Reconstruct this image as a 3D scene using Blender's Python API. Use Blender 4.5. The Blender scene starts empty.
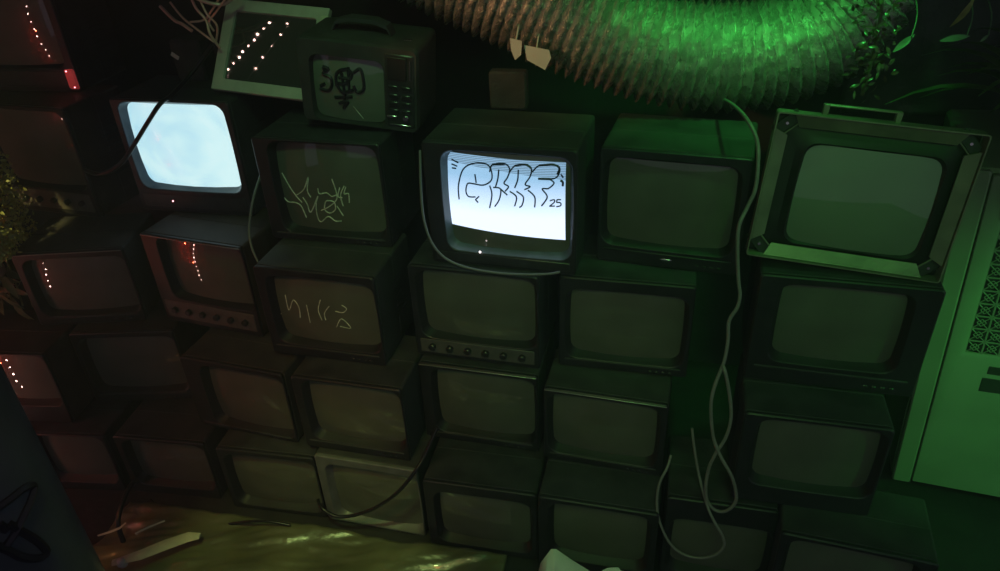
import bpy, bmesh, math, random
from mathutils import Vector, Matrix, noise
C = bpy.context.scene.collection
random.seed(7)
PI = math.pi
# ------------------------------------------------------------------ camera
F_PX, PITCH, ROLL, YAW, CH = 737.91048, 0.55951, 0.04763, 0.22688, 2.40313
def lin(X, Y, Z):
    """camera-space direction (right, up, forward) to world"""
    cr, sr = math.cos(ROLL), math.sin(ROLL)
    x = cr*X + sr*Y; up = -sr*X + cr*Y
    cp, sp = math.cos(PITCH), math.sin(PITCH)
    y = cp*Z + sp*up; z = -sp*Z + cp*up
    c, s = math.cos(YAW), math.sin(YAW)
    return Vector((c*x - s*y, s*x + c*y, z))
EYE = Vector((0, 0, CH))
R_, U_, W_ = lin(1,0,0), lin(0,1,0), lin(0,0,1)
cam = bpy.data.cameras.new('camera'); co = bpy.data.objects.new('camera', cam); C.objects.link(co)
cam.sensor_width = 36; cam.lens = F_PX/1000*36; cam.clip_start = .05
m = Matrix((R_, U_, -W_)).transposed().to_4x4(); m.translation = EYE; co.matrix_world = m
bpy.context.scene.camera = co
def ray(px, py): return lin((px-500)/F_PX, -(py-285.5)/F_PX, 1)
def aty(px, py, y): r = ray(px, py); return EYE + r*(y/r.y)
def atz(px, py, z): r = ray(px, py); return EYE + r*((z-CH)/r.z)
def hit(mw, px, py, yl=0.0):
    """point of the plane local-y = yl of an object, in that object's coordinates"""
    inv = mw.inverted(); o = inv @ EYE; d = (inv.to_3x3() @ ray(px, py)); t = (yl - o.y)/d.y
    return o + d*t
# ------------------------------------------------------------------ materials
def mat(name, col, rough=.5, metal=0, spec=.5, nscale=0, namt=.3, bump=0, bscale=60, emit=None, es=1, coat=0, rvar=0, trans=0, sheen=0):
    m = bpy.data.materials.new(name); m.use_nodes = True
    nt = m.node_tree; N = nt.nodes; L = nt.links; b = N['Principled BSDF']
    b.inputs['Base Color'].default_value = (*col, 1); b.inputs['Roughness'].default_value = rough
    b.inputs['Metallic'].default_value = metal; b.inputs['Specular IOR Level'].default_value = spec
    b.inputs['Coat Weight'].default_value = coat; b.inputs['Transmission Weight'].default_value = trans
    if emit: b.inputs['Emission Color'].default_value = (*emit, 1); b.inputs['Emission Strength'].default_value = es
    b.inputs['Coat Roughness'].default_value = .012; b.inputs['Coat IOR'].default_value = 1.8 if coat == 1 else 1.5
    tc = N.new('ShaderNodeTexCoord')
    if nscale:
        n = N.new('ShaderNodeTexNoise'); n.inputs['Scale'].default_value = nscale; n.inputs['Detail'].default_value = 5
        L.new(tc.outputs['Object'], n.inputs['Vector'])
        r = N.new('ShaderNodeValToRGB'); r.color_ramp.elements[0].position = .3; r.color_ramp.elements[1].position = .7
        r.color_ramp.elements[0].color = tuple(c*(1-namt) for c in col)+(1,)
        r.color_ramp.elements[1].color = tuple(min(1, c*(1+namt)) for c in col)+(1,)
        L.new(n.outputs['Fac'], r.inputs['Fac']); L.new(r.outputs['Color'], b.inputs['Base Color'])
        if rvar:
            mr = N.new('ShaderNodeMapRange'); mr.inputs['To Min'].default_value = max(.02, rough-rvar); mr.inputs['To Max'].default_value = min(1, rough+rvar)
            L.new(n.outputs['Fac'], mr.inputs['Value']); L.new(mr.outputs['Result'], b.inputs['Roughness'])
    if bump:
        n2 = N.new('ShaderNodeTexNoise'); n2.inputs['Scale'].default_value = bscale; n2.inputs['Detail'].default_value = 6
        L.new(tc.outputs['Object'], n2.inputs['Vector'])
        bp = N.new('ShaderNodeBump'); bp.inputs['Strength'].default_value = bump; bp.inputs['Distance'].default_value = .01
        L.new(n2.outputs['Fac'], bp.inputs['Height']); L.new(bp.outputs['Normal'], b.inputs['Normal'])
    return m
M = {}
M['plastic'] = mat('dusty_black_plastic', (.040,.040,.044), .62, spec=.25, nscale=14, namt=.35, bump=.12, bscale=300, rvar=.12)
M['plastic_b'] = mat('dark_grey_plastic', (.045,.045,.045), .62, spec=.25, nscale=11, namt=.3, bump=.12, bscale=260, rvar=.12)
M['wood'] = mat('dark_woodgrain_vinyl', (.050,.038,.033), .6, spec=.25, nscale=9, namt=.4, bump=.1, bscale=200, rvar=.1)
M['bezel'] = mat('bezel_plastic', (.018,.018,.021), .45, nscale=20, namt=.25, rvar=.1)
M['bezel_silver'] = mat('silver_bezel_plastic', (.13,.13,.13), .4, nscale=20, namt=.2, rvar=.1)
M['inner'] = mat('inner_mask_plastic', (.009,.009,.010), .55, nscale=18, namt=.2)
M['inner_lit'] = mat('screen_glow_surround', (.09,.12,.15), .25, nscale=18, namt=.2)  # lit sets only: bluish screen glow put into the surround's base colour
M['strip'] = mat('grey_control_strip', (.11,.10,.09), .5, nscale=20, namt=.2)
M['edge'] = mat('satin_metal_edge', (.3,.3,.28), .35, metal=.6)
M['panel'] = mat('control_panel_plastic', (.03,.03,.032), .35, nscale=25, namt=.3)
M['knob'] = mat('knob_plastic', (.02,.02,.022), .3)
M['glass'] = mat('grey_tube_glass', (.13,.135,.10), .45, spec=.3, nscale=7, namt=.15, rvar=.05, coat=1)
M['glass_pale'] = mat('pale_tube_glass', (.16,.18,.14), .45, spec=.3, nscale=5, namt=.1, rvar=.05, coat=1)
M['led'] = mat('led_white', (.9,.9,.9), .3, emit=(1,.85,.85), es=5)
M['led_red'] = mat('led_red', (.9,.4,.4), .3, emit=(1,.35,.4), es=4)
M['lampred'] = mat('red_indicator_lens', (.7,.12,.12), .3, emit=(1,.1,.1), es=.12)
M['scratch'] = mat('silver_marker', (.8,.85,.62), .35, nscale=80, namt=.4)
M['marker'] = mat('black_marker', (.012,.014,.02), .4)
M['marker_thin'] = mat('dark_blue_marker', (.02,.04,.08), .4)
M['chrome'] = mat('scuffed_chrome', (.7,.7,.68), .25, metal=1, nscale=40, namt=.2)
M['steel'] = mat('galvanised_steel_frame', (.2,.19,.14), .38, metal=.35, nscale=12, namt=.25, bump=.08, bscale=90, rvar=.1)
M['rubber'] = mat('black_rubber_mask', (.009,.009,.009), .55, nscale=20)
M['foil'] = mat('crumpled_aluminium_foil', (.66,.64,.6), .27, metal=.8, nscale=30, namt=.2, bump=.45, bscale=110, rvar=.12)
M['frame'] = mat('pale_painted_frame', (.5,.5,.44), .5, nscale=15, namt=.12)
M['mirror'] = mat('dark_mirror_glass', (.05,.05,.05), .03, spec=1.0, coat=1)
M['cab'] = mat('cream_enamel_sheet_metal', (.24,.25,.2), .42, nscale=4, namt=.14, bump=.05, bscale=30, rvar=.08)
M['cabdark'] = mat('dark_recess', (.03,.03,.03), .6)
M['cable_w'] = mat('grey_cable_sheath', (.20,.19,.18), .4, nscale=30, namt=.15)
M['cable_g'] = mat('dull_grey_cable_sheath', (.16,.16,.16), .4)
M['cable_k'] = mat('black_cable_sheath', (.01,.01,.012), .35)
M['leaf'] = mat('yellow_green_leaf', (.32,.34,.10), .4, nscale=18, namt=.4)
M['leafd'] = mat('dark_green_leaf', (.10,.14,.06), .35, nscale=18, namt=.4)
M['leafp'] = mat('pale_leaf', (.16,.22,.15), .4, nscale=18, namt=.3)
M['sheet'] = mat('crinkled_plastic_sheet', (.11,.11,.055), .3, spec=.9, nscale=5, namt=.35, bump=.35, bscale=22, coat=.6)
M['sheetedge'] = mat('pale_tape', (.55,.55,.42), .35, nscale=12, namt=.25)
M['cloth'] = mat('black_cloth', (.03,.032,.034), .8, nscale=10, namt=.4, bump=.4, bscale=90)
M['paper'] = mat('off_white_paper', (.62,.62,.58), .7, nscale=12, namt=.12)
M['floor'] = mat('dark_concrete', (.018,.017,.017), .6, nscale=6, namt=.4, bump=.3, bscale=20)
M['wallm'] = mat('black_painted_wall', (.022,.022,.026), .8, nscale=3, namt=.4)
M['pillar'] = mat('dark_blue_gloss_paint', (.075,.105,.12), .30, nscale=5, namt=.25, bump=.1, bscale=14)
M['bulb'] = mat('fairy_bulb', (.9,.6,.6), .3, emit=(1,.58,.48), es=75)
M['redcloth'] = mat('red_reflection_fabric', (.45,.03,.015), .8, nscale=8, namt=.3)
M['wire'] = mat('copper_red_wire', (.75,.5,.46), .3, metal=.4)
def screen_emit(name, kind):
    m = bpy.data.materials.new(name); m.use_nodes = True
    nt = m.node_tree; N = nt.nodes; L = nt.links; b = N['Principled BSDF']
    b.inputs['Base Color'].default_value = (.1,.1,.1,1); b.inputs['Roughness'].default_value = .15
    tc = N.new('ShaderNodeTexCoord'); sp = N.new('ShaderNodeSeparateXYZ'); L.new(tc.outputs['Generated'], sp.inputs[0])
    n = N.new('ShaderNodeTexNoise'); n.inputs['Scale'].default_value = 2.2; n.inputs['Detail'].default_value = 2
    L.new(tc.outputs['Generated'], n.inputs['Vector'])
    def math_(op, a, bb):
        q = N.new('ShaderNodeMath'); q.operation = op
        for i, v in enumerate((a, bb)):
            if isinstance(v, (int, float)): q.inputs[i].default_value = v
            else: L.new(v, q.inputs[i])
        return q.outputs[0]
    r = N.new('ShaderNodeValToRGB'); e = r.color_ramp.elements
    if kind == 'blank':
        f = math_('ADD', math_('MULTIPLY', n.outputs['Fac'], .9), math_('MULTIPLY', sp.outputs['X'], .35)); 
        e[0].position = .35; e[0].color = (.44,.76,.90,1); e[1].position = .75; e[1].color = (.68,.95,.98,1)
        L.new(f, r.inputs['Fac']); out = r.outputs['Color']
    else:
        # bright white foot of the picture, pale blue above, scan lines in the top right wedge
        e[0].position = .28; e[0].color = (.85,1.0,1.3,1); e[1].position = .75; e[1].color = (.30,.52,.76,1)
        L.new(sp.outputs['Z'], r.inputs['Fac'])
        w = math_('SINE', math_('MULTIPLY', sp.outputs['Z'], 330.0), 0)
        slope = math_('ADD', sp.outputs['Z'], math_('MULTIPLY', sp.outputs['X'], .14))
        mask = math_('GREATER_THAN', slope, .90)
        k = math_('SUBTRACT', 1.0, math_('MULTIPLY', mask, math_('MULTIPLY', math_('ADD', w, 1.0), .36)))
        mx = N.new('ShaderNodeVectorMath'); mx.operation = 'SCALE'
        L.new(r.outputs['Color'], mx.inputs[0]); L.new(k, mx.inputs['Scale']); out = mx.outputs[0]
    L.new(out, b.inputs['Emission Color']); b.inputs['Emission Strength'].default_value = 1.0 if kind == 'blank' else 1.15
    return m
M['scr_blank'] = screen_emit('lit_blank_screen', 'blank')
M['scr_tag'] = screen_emit('lit_white_blue_screen', 'tag')
# ------------------------------------------------------------------ mesh helpers
class MB:
    def __init__(s): s.v = []; s.f = []
    def add(s, vs, fs):
        k = len(s.v); s.v += [tuple(v) for v in vs]; s.f += [tuple(i+k for i in f) for f in fs]
    def loft(s, loops, cap0=True, cap1=True, closed=True):
        n = len(loops[0]); vs = [p for l in loops for p in l]; fs = []
        for i in range(len(loops)-1):
            for j in range(n if closed else n-1):
                a = i*n+j; b = i*n+(j+1) % n
                fs.append((a, b, b+n, a+n))
        if cap0: fs.append(tuple(range(n-1, -1, -1)))
        if cap1: k = (len(loops)-1)*n; fs.append(tuple(range(k, k+n)))
        s.add(vs, fs)
    def box(s, cx, cy, cz, sx, sy, sz, r=.003, mtx=None):
        r = min(r, sx*.45, sy*.45, sz*.45); hx, hy, hz = sx/2, sy/2, sz/2
        def lp(ix, y):
            a, b = hx-ix, hz-ix; c = min(r, a*.6, b*.6)
            return [(cx+x, y, cz+z) for x, z in ((-a+c,-b),(a-c,-b),(a,-b+c),(a,b-c),(a-c,b),(-a+c,b),(-a,b-c),(-a,-b+c))]
        loops = [lp(r, cy-hy), lp(0, cy-hy+r), lp(0, cy+hy-r), lp(r, cy+hy)]
        if mtx: loops = [[mtx @ Vector(p) for p in l] for l in loops]
        s.loft(loops)
    def tube(s, pts, r, seg=8, closed=False, smooth=True, rf=None):
        pts = [Vector(p) for p in pts]
        if smooth and len(pts) > 2:
            q = []
            for i in range(len(pts)-1):
                p0 = pts[max(i-1, 0)]; p1 = pts[i]; p2 = pts[i+1]; p3 = pts[min(i+2, len(pts)-1)]
                for k in range(5):
                    t = k/5
                    q.append(.5*((2*p1)+(p2-p0)*t+(2*p0-5*p1+4*p2-p3)*t*t+(3*p1-p0-3*p2+p3)*t**3))
            pts = q+[pts[-1]]
        loops = []; up = None
        for i, p in enumerate(pts):
            t = (pts[min(i+1, len(pts)-1)]-pts[max(i-1, 0)])
            if t.length < 1e-9: t = Vector((0, 0, 1))
            t.normalize()
            if up is None: up = Vector((0, 0, 1)) if abs(t.z) < .9 else Vector((0, 1, 0))
            a = t.cross(up)
            if a.length < 1e-6: a = t.orthogonal()
            a.normalize(); up = a.cross(t).normalized()
            rr_ = r if rf is None else rf(i/(len(pts)-1))
            loops.append([p+(a*math.cos(2*PI*j/seg)+up*math.sin(2*PI*j/seg))*rr_ for j in range(seg)])
        s.loft(loops)
    def disc(s, c, ax, r, h, seg=16, ch=.0):
        """cylinder from c along unit axis ax"""
        ax = Vector(ax).normalized(); a = ax.orthogonal().normalized(); b = ax.cross(a); c = Vector(c)
        L = []
        for t, rr_ in ((0, r), (h-ch, r), (h, r-ch)):
            L.append([c+ax*t+(a*math.cos(2*PI*j/seg)+b*math.sin(2*PI*j/seg))*rr_ for j in range(seg)])
        s.loft(L)
    def ball(s, c, r, n=8, m_=6, sc=(1, 1, 1)):
        L = []
        for i in range(1, m_):
            th = PI*i/m_
            L.append([(c[0]+r*sc[0]*math.sin(th)*math.cos(2*PI*j/n), c[1]+r*sc[1]*math.sin(th)*math.sin(2*PI*j/n), c[2]-r*sc[2]*math.cos(th)) for j in range(n)])
        s.loft(L)
    def build(s, name, m, parent=None, ang=32, mw=None):
        me = bpy.data.meshes.new(name); me.from_pydata(s.v, [], s.f)
        bm = bmesh.new(); bm.from_mesh(me); bmesh.ops.recalc_face_normals(bm, faces=bm.faces)
        for f in bm.faces: f.smooth = True
        lim = math.radians(ang)
        for e in bm.edges:
            if len(e.link_faces) == 2 and e.calc_face_angle(0) > lim: e.smooth = False
        bm.to_mesh(me); bm.free()
        me.materials.append(M[m] if isinstance(m, str) else m)
        o = bpy.data.objects.new(name, me); C.objects.link(o)
        if parent: o.parent = parent
        if mw is not None: o.matrix_world = mw
        return o
def tag(o, label=None, cat=None, group=None, kind=None):
    if label: o['label'] = label
    if cat: o['category'] = cat
    if group: o['group'] = group
    if kind: o['kind'] = kind
    return o
def empty(name, mw):
    o = bpy.data.objects.new(name, None); C.objects.link(o); o.matrix_world = mw; o.empty_display_size = .1
    return o
def rr(w, h, r, cx, cz, y, n=5, bow=0.0, yf=None):
    """rounded rectangle with slightly bowed sides, in the x-z plane"""
    pts = []; r = min(r, w*.49, h*.49)
    for qx, qz, a0 in ((1,-1,-PI/2),(1,1,0),(-1,1,PI/2),(-1,-1,PI)):
        ccx, ccz = qx*(w/2-r), qz*(h/2-r)
        for k in range(n):
            a = a0+PI/2*k/(n-1); pts.append([ccx+r*math.cos(a), ccz+r*math.sin(a)])
        # intermediate points along the following side
        a1 = a0+PI/2
        nx, nz = ((qx, qz), (-qx, qz))[0] if False else (0, 0)
    full = []
    N_ = len(pts)
    for i in range(4):
        seg = pts[i*n:(i+1)*n]; full += seg
        a = seg[-1]; b = pts[((i+1)*n) % N_]
        for k in range(1, 4):
            t = k/4; full.append([a[0]+(b[0]-a[0])*t, a[1]+(b[1]-a[1])*t])
    out = []
    for x, z in full:
        u, v = x/(w/2), z/(h/2)
        x2 = x*(1+bow*(1-v*v)); z2 = z*(1+bow*(1-u*u))
        out.append((cx+x2, (y if yf is None else yf(x2, z2)), cz+z2))
    return out
RC = 1.15     # curvature radius of the tube faces
def screen_mesh(w, h, cx, cz, y0, bow, rc=None, corner=.035):
    rc = rc or RC; rm2 = (w*w+h*h)/4
    yf = lambda x, z: y0-(rm2-(x*x+z*z))/(2*rc)
    mb = MB(); loops = []
    for k in range(10, 0, -1):
        s = k/10
        loops.append(rr(w*s, h*s, corner*s, cx, cz, 0, bow=bow, yf=yf))
    mb.loft(loops, cap0=False, cap1=True)
    return mb, yf
# ------------------------------------------------------------------ televisions
TV = {
'A6':(-1.904,1.877,0.0000,0.0495,0.405,0.3238),
'A5':(-2.100,2.094,0.3238,0.2027,0.433,0.3656),
'A3':(-2.252,2.138,0.6894,0.2380,0.443,0.3469),
'A2':(-2.554,2.447,1.0363,-0.0869,0.517,0.4830),
'A1':(-2.616,2.619,1.5193,0.0490,0.508,0.4445),
'Z2':(-2.344,1.837,0.0000,0.1112,0.406,0.3426),
'Z1':(-2.531,1.890,0.3426,0.1032,0.421,0.3603),
'B4':(-1.419,1.863,0.0000,0.0222,0.417,0.3413),
'B3':(-1.530,1.958,0.3413,-0.0967,0.457,0.3501),
'B2':(-1.714,2.177,0.6914,-0.1317,0.472,0.4128),
'B1':(-1.801,2.398,1.1042,-0.0141,0.506,0.4704),
'C4':(-0.991,1.855,0.0000,-0.0424,0.422,0.3674),
'C3':(-1.032,1.898,0.3674,-0.0374,0.432,0.3493),
'C2':(-1.141,2.022,0.7166,-0.0424,0.463,0.3850),
'C1':(-1.152,2.234,1.1017,-0.0368,0.485,0.4014),
'D4':(-0.536,1.812,0.0000,-0.0083,0.428,0.3591),
'D3':(-0.572,2.032,0.3591,-0.0425,0.453,0.3684),
'D2':(-0.579,2.080,0.7275,-0.0523,0.468,0.3896),
'D1':(-0.476,2.112,1.1171,-0.0657,0.505,0.4415),
'E4':(-0.101,1.771,0.0000,-0.0334,0.420,0.3935),
'E3':(-0.103,1.953,0.3935,-0.0670,0.429,0.3356),
'E2':(-0.056,2.099,0.7291,-0.0213,0.450,0.3759),
'E1':(0.065,2.206,1.1050,-0.1186,0.469,0.4140),
'FX':(0.559,1.850,0.0000,0.0000,0.530,0.4210),
'F3':(0.559,1.850,0.4210,-0.0259,0.436,0.3842),
'F2':(0.603,2.019,0.8052,-0.0454,0.512,0.4037),
'F1':(0.579,2.060,1.2089,-0.2169,0.528,0.4563),
'G1':(0.354,1.835,0.0000,0.0068,0.428,0.3478),
}
TV['Z2'] = TV['Z2'][:5]+(.322,); TV['Z1'] = TV['Z1'][:2]+(.3225,)+TV['Z1'][3:5]+(.362,)
TV['FX'] = (.725, 1.71, 0, -.10, .46, .421)
TV['G1'] = (.318, 1.835, 0, -.02, .37, .405)
SCR = {
'A1':((-50,40),(51,35),(0,-12),(25,66)),'A2':((2,165),(74,158),(20,113),(55,186)),'A3':((35,288),(130,282),(75,261),(95,312)),
'A5':((90,365),(178,360),(135,340),(140,390)),'A6':((133,465),(207,470),(165,446),(175,485)),'Z1':((-20,380),(52,385),(10,357),(25,403)),
'Z2':((45,460),(105,455),(70,437),(85,480)),'B1':((132,145),(229,150),(175,107),(190,188)),'B2':((165,262),(248,280),(205,246),(215,303)),
'B3':((210,395),(287,405),(240,375),(250,428)),'B4':((235,485),(318,490),(270,461),(285,507)),'C1':((277,180),(378,195),(325,148),(325,232)),
'C2':((275,308),(373,318),(325,284),(325,345)),'C3':((310,410),(399,420),(350,389),(355,442)),'C4':((333,490),(418,500),(368,473),(375,527)),
'D1':((447,195),(567.5,205),(510,158.5),(505,252)),'D2':((422,300),(532,310),(475,278),(480,341)),'D3':((437,400),(532,412),(485,378),(485,435)),
'D4':((440,520),(528,530),(480,500),(485,545)),'E1':((607,195),(733,210),(670,166),(670,248)),'E2':((570,320),(682,330),(630,297),(625,360)),
'E3':((552,420),(655,430),(605,404),(600,457)),'E4':((553,530),(645,540),(600,513),(598,562)),'F2':((780,315),(903,330),(845,293),(835,365)),
'F3':((757,455),(876,465),(820,429),(815,490)),'G1':((672,545),(772,555),(725,528),(720,575)),
}
LBL = {
'A1':('black tube television with a red lamp at its corner, top of the leftmost stack','plastic'),
'A2':('tube television with a row of small knobs, under the topmost set of the leftmost stack','wood'),
'A3':('television with a string of light dots in its left screen edge, beside the leafy clump','plastic_b'),
'A5':('dim brownish-screened television directly under the set beside the leafy clump','wood'),
'A6':('small dark television on the floor, at the foot of the leftmost full stack','plastic'),
'Z1':('red-glowing television low at the left edge of the photo','wood'),
'Z2':('very dark reddish television on the floor behind the blue pillar','plastic'),
'B1':('switched-on television with a blank pale blue glowing screen','plastic'),
'B2':('television with red light dots and a knob row, directly under the blank glowing screen','wood'),
'B3':('television with a brown-tinted screen, two below the blank glowing one','plastic_b'),
'B4':('television on the floor, bottom of the stack that has the blank glowing screen','plastic'),
'C1':('dark television with spiky silver marker scribble, under the small portable set','plastic'),
'C2':('dark television with faint yellowish marker scribble, second below the small portable set','plastic_b'),
'C3':('unmarked television with an orange-green sheen, standing on the silver-framed set','plastic'),
'C4':('television with a silver-grey bezel on the floor, black cable across its screen','plastic_b'),
'D1':('switched-on television showing white-blue picture with black bubble-letter graffiti','plastic_b'),
'D2':('television with a row of round knobs, right below the graffiti-covered lit screen','plastic'),
'D3':('plain television under the knob-row set, second below the lit graffiti screen','plastic_b'),
'D4':('television with olive sheen on the floor, bottom of the lit graffiti screen stack','plastic'),
'E1':('green-topped dark television between the lit graffiti screen and the open-frame monitor','plastic_b'),
'E2':('television with a green reflection, directly below the green-topped one','plastic'),
'E3':('television with a thin metallic top edge, second below the green-topped one','plastic_b'),
'E4':('green-topped television on the floor behind the folded pale paper','plastic'),
'F2':('black television directly under the large open-frame monitor','plastic'),
'F3':('dim brownish-screened television, second below the large open-frame monitor','plastic'),
'FX':('lowest television at bottom right with only its flat dark green top showing','plastic_b'),
'G1':('television on the floor behind the hanging grey cable loops','plastic'),
}
OPT = {'A2':'knobs','B2':'knobs','D2':'knobs','A1':'redcorner','A3':'strip','A5':'strip','B3':'strip','C1':'strip','C2':'strip','C3':'strip','D3':'strip','E1':'oval','E2':'strip','E3':'strip','F2':'strip','B1':'led','D1':'led','C4':'silver'}
DEP = {'FX':.40,'D4':.46,'E4':.46}
GROUP = 'tube televisions stacked as a wall'
tvs = {}; screens = {}
def make_tv(k):
    x, y, z, yaw, W, H = TV[k]; D = DEP.get(k, .42); opt = OPT.get(k, '')
    mw = Matrix.Translation((x, y, z)) @ Matrix.Rotation(yaw, 4, 'Z')
    t = empty('television', mw); tag(t, LBL[k][0], 'television', GROUP); tvs[k] = t
    shell = LBL[k][1]; H2 = H-.0015
    # cabinet: full section, then the tapering tube housing
    mb = MB(); d1 = D*random.uniform(.74, .80) if k != 'FX' else .27
    cor = .012
    def sec(yy, sw, sh, lift=0, c=cor): return rr(W*sw, H2*sh, c, 0, H2*sh/2+lift, yy)
    mb.loft([sec(.016, .975, .975, H2*.0125), sec(.020, 1, 1), sec(d1*.5, 1, 1), sec(d1*.5+.002, .992, .994), sec(d1*.5+.005, .992, .994), sec(d1*.5+.007, 1, 1), sec(d1, 1, 1), sec(d1+.012, .965, .975), sec(d1+.03, .90, .92), sec(D*.92, .78, .80, .0, .03), sec(D-.01, .70, .70, .0, .03), sec(D, .66, .66, .008, .03)], cap0=False)
    cab = mb.build('cabinet', shell, t)
    # screen extents
    if k in SCR:
        l, r, tt, b = SCR[k]
        x0 = hit(mw, *l).x; x1 = hit(mw, *r).x; z1 = hit(mw, *tt).z; z0 = hit(mw, *b).z
    else: x0, x1, z0, z1 = -W*.41, W*.38, H*.18, H*.92
    x0 = max(x0, -W/2+.018); x1 = min(x1, W/2-.016); z1 = min(z1, H2-.018); z0 = max(z0, .022)
    w, h, cx, cz = x1-x0, z1-z0, (x0+x1)/2, (z0+z1)/2
    bow = .022
    bz = 'bezel_silver' if opt == 'silver' else 'bezel'
    mb = MB()
    sw, sh = w+.004, h+.004
    smb, yf = screen_mesh(sw, sh, cx, cz, .042, bow)
    edge = lambda x, z: yf(x, z)-.0012
    mb.loft([rr(W*.99, H2*.99, cor, 0, H2/2, .017), rr(W, H2, cor, 0, H2/2, .012), rr(W, H2, cor, 0, H2/2, .004), rr(W-.008, H2-.008, cor, 0, H2/2, 0),
             rr(w+.030, h+.028, .040, cx, cz, 0, bow=bow), rr(w+.024, h+.022, .038, cx, cz, .003, bow=bow)], cap0=False, cap1=False)
    be = mb.build('bezel', bz, t)
    if opt == 'silver': be['label'] = 'silver-grey bezel'
    mb = MB(); mb.loft([rr(w+.0245, h+.0225, .038, cx, cz, .0025, bow=bow), rr(w+.003, h+.003, .033, cx, cz, 0, bow=bow, yf=lambda x, z: edge(x, z)-.003), rr(w-.001, h-.001, .031, cx, cz, 0, bow=bow, yf=edge), rr(w-.001, h-.001, .031, cx, cz, .06, bow=bow)], cap0=False, cap1=False)
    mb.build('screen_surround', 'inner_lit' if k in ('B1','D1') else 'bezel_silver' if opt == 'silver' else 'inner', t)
    mb = smb
    sm = {'B1':'scr_blank'}.get(k, 'glass')
    s = mb.build('screen', sm, t, ang=60); screens[k] = (s, mw, cx, cz, yf, sw, sh)
    if k == 'B1': s['label'] = 'blank pale blue glowing screen'
    if k == 'D1':
        s['label'] = 'curved tube glass around the lit picture'
    # controls
    zb = z0/2
    if opt == 'knobs':
        mb = MB(); mb.box(0, .0005, zb, W*.92, .008, z0*.62, .002); p = mb.build('control_strip', 'strip', t)
        for i in range(6):
            mb = MB(); mb.disc((-W*.36+i*W*.145, -.003, zb), (0, -1, 0), .0135, .016, 14, .003); mb.build('knob', 'knob', p)
    elif opt in ('strip', 'oval', 'silver'):
        mb = MB(); mb.box(0, -.001, z0*.62, W*.9, .006, .008, .002); mb.build('trim_strip', bz if opt != 'strip' else 'plastic_b', t)
        if opt == 'oval':
            mb = MB(); mb.ball((0, -.001, zb*.8), .011, 12, 6, (1.9, .35, .5)); o = mb.build('badge', 'chrome', t); o['label'] = 'small oval chrome badge'
        mb = MB()
        for i in range(4): mb.box(W*.22+i*W*.05, -.001, z0*.28, W*.028, .007, .007, .002)
        mb.build('button_row', 'knob', t)
    if k in ('E3', 'D3', 'B2', 'A3'):
        mb = MB(); mb.box(0, -.001, H2-.006, W*.98, .004, .004, .001); mb.build('top_trim', 'edge', t)
    if opt == 'led':
        mb = MB(); mb.box(0, -.001, z0*.45, W*.92, .005, z0*.5, .002); mb.build('control_strip', 'panel', t)
        p = hit(mw, *((173,201) if k == 'B1' else (480,252)), -.004)
        mb = MB(); mb.ball(p, .0035, 10, 6); mb.build('power_light', 'led_red' if k == 'B1' else 'led', t)
    if opt == 'redcorner':
        mb = MB(); mb.box(-.01, -.0005, z0*.5, W*.9, .006, z0*.62, .003); mb.build('control_strip', 'panel', t)
        mb = MB(); mb.box(W/2-.027, .004, z0*.5, .046, .024, z0*.78, .006); o = mb.build('indicator_lens', 'lampred', t); o['label'] = 'glowing red corner lens'
        for q in ((W/2-.035, -.009, z0*.82), (W/2-.02, -.009, z0*.2)):
            mb = MB(); mb.ball(q, .003); mb.build('power_light', 'led_red', t)
        mb = MB(); mb.tube([(x0-.0, -.002, z0-.012), (W/2-.03, -.002, z0-.012)], .002, 6); mb.build('trim_strip', 'chrome', t)
    mb = MB()
    for sx in (-1, 1):
        for i in range(9): mb.box(sx*(W/2), d1*.62, H2*.3+i*H2*.05, .002, d1*.3, H2*.02, .0006)
    mb.build('side_grille', 'rubber', cab)['kind'] = 'stuff'
    return t
for k in TV:
    if k != 'F1': make_tv(k)
def strokes(k, crop, sc, lst, r, m, name, parent=None):
    s, mw, cx, cz, yf, sw, sh = screens[k]
    mb = MB()
    for st in lst:
        pts = []
        for a, b in st:
            px, py = crop[0]+a/sc, crop[1]+b/sc
            q = hit(mw, px, py, .02)
            for _ in range(4): q = hit(mw, px, py, yf(q.x-cx, q.z-cz)-.0012)
            pts.append(Vector((q.x, q.y, q.z)))
        mb.tube(pts, r, 6)
    return mb.build(name, m, parent or tvs[k])
strokes('C1', (260,150), 5.71, [[(125,130),(170,210),(205,260),(240,300)],[(130,260),(160,295),(200,300),(235,320),(265,385)],[(205,260),(250,225),(275,155),(270,230),(290,270)],
 [(245,270),(270,310),(290,355),(330,265)],[(330,265),(320,320),(330,385),(350,410),(390,380),(430,405),(465,405)],[(330,220),(340,250),(380,245),(410,265),(440,255)],
 [(350,345),(400,320),(440,270),(410,165)],[(400,290),(375,295),(370,340),(400,360),(430,340),(425,300),(400,290)],[(455,215),(445,265),(470,272)],[(480,205),(460,260),(475,320)],
 [(490,210),(480,250),(505,250),(510,300)],[(440,320),(475,375)]], .0022, 'scratch', 'marker_scribble')['label'] = 'spiky silver marker scribble'
strokes('C2', (200,260), 3.992, [[(280,180),(325,215)],[(340,140),(355,200),(372,160),(395,190),(400,230)],[(425,180),(440,250)],[(480,160),(472,200),(487,240)],[(515,185),(497,212),(502,240)],
 [(540,205),(570,210),(585,195),(565,180)],[(545,268),(565,235),(602,272),(560,265)]], .0015, 'scratch', 'marker_scribble')['label'] = 'faint marker scribble'
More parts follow.
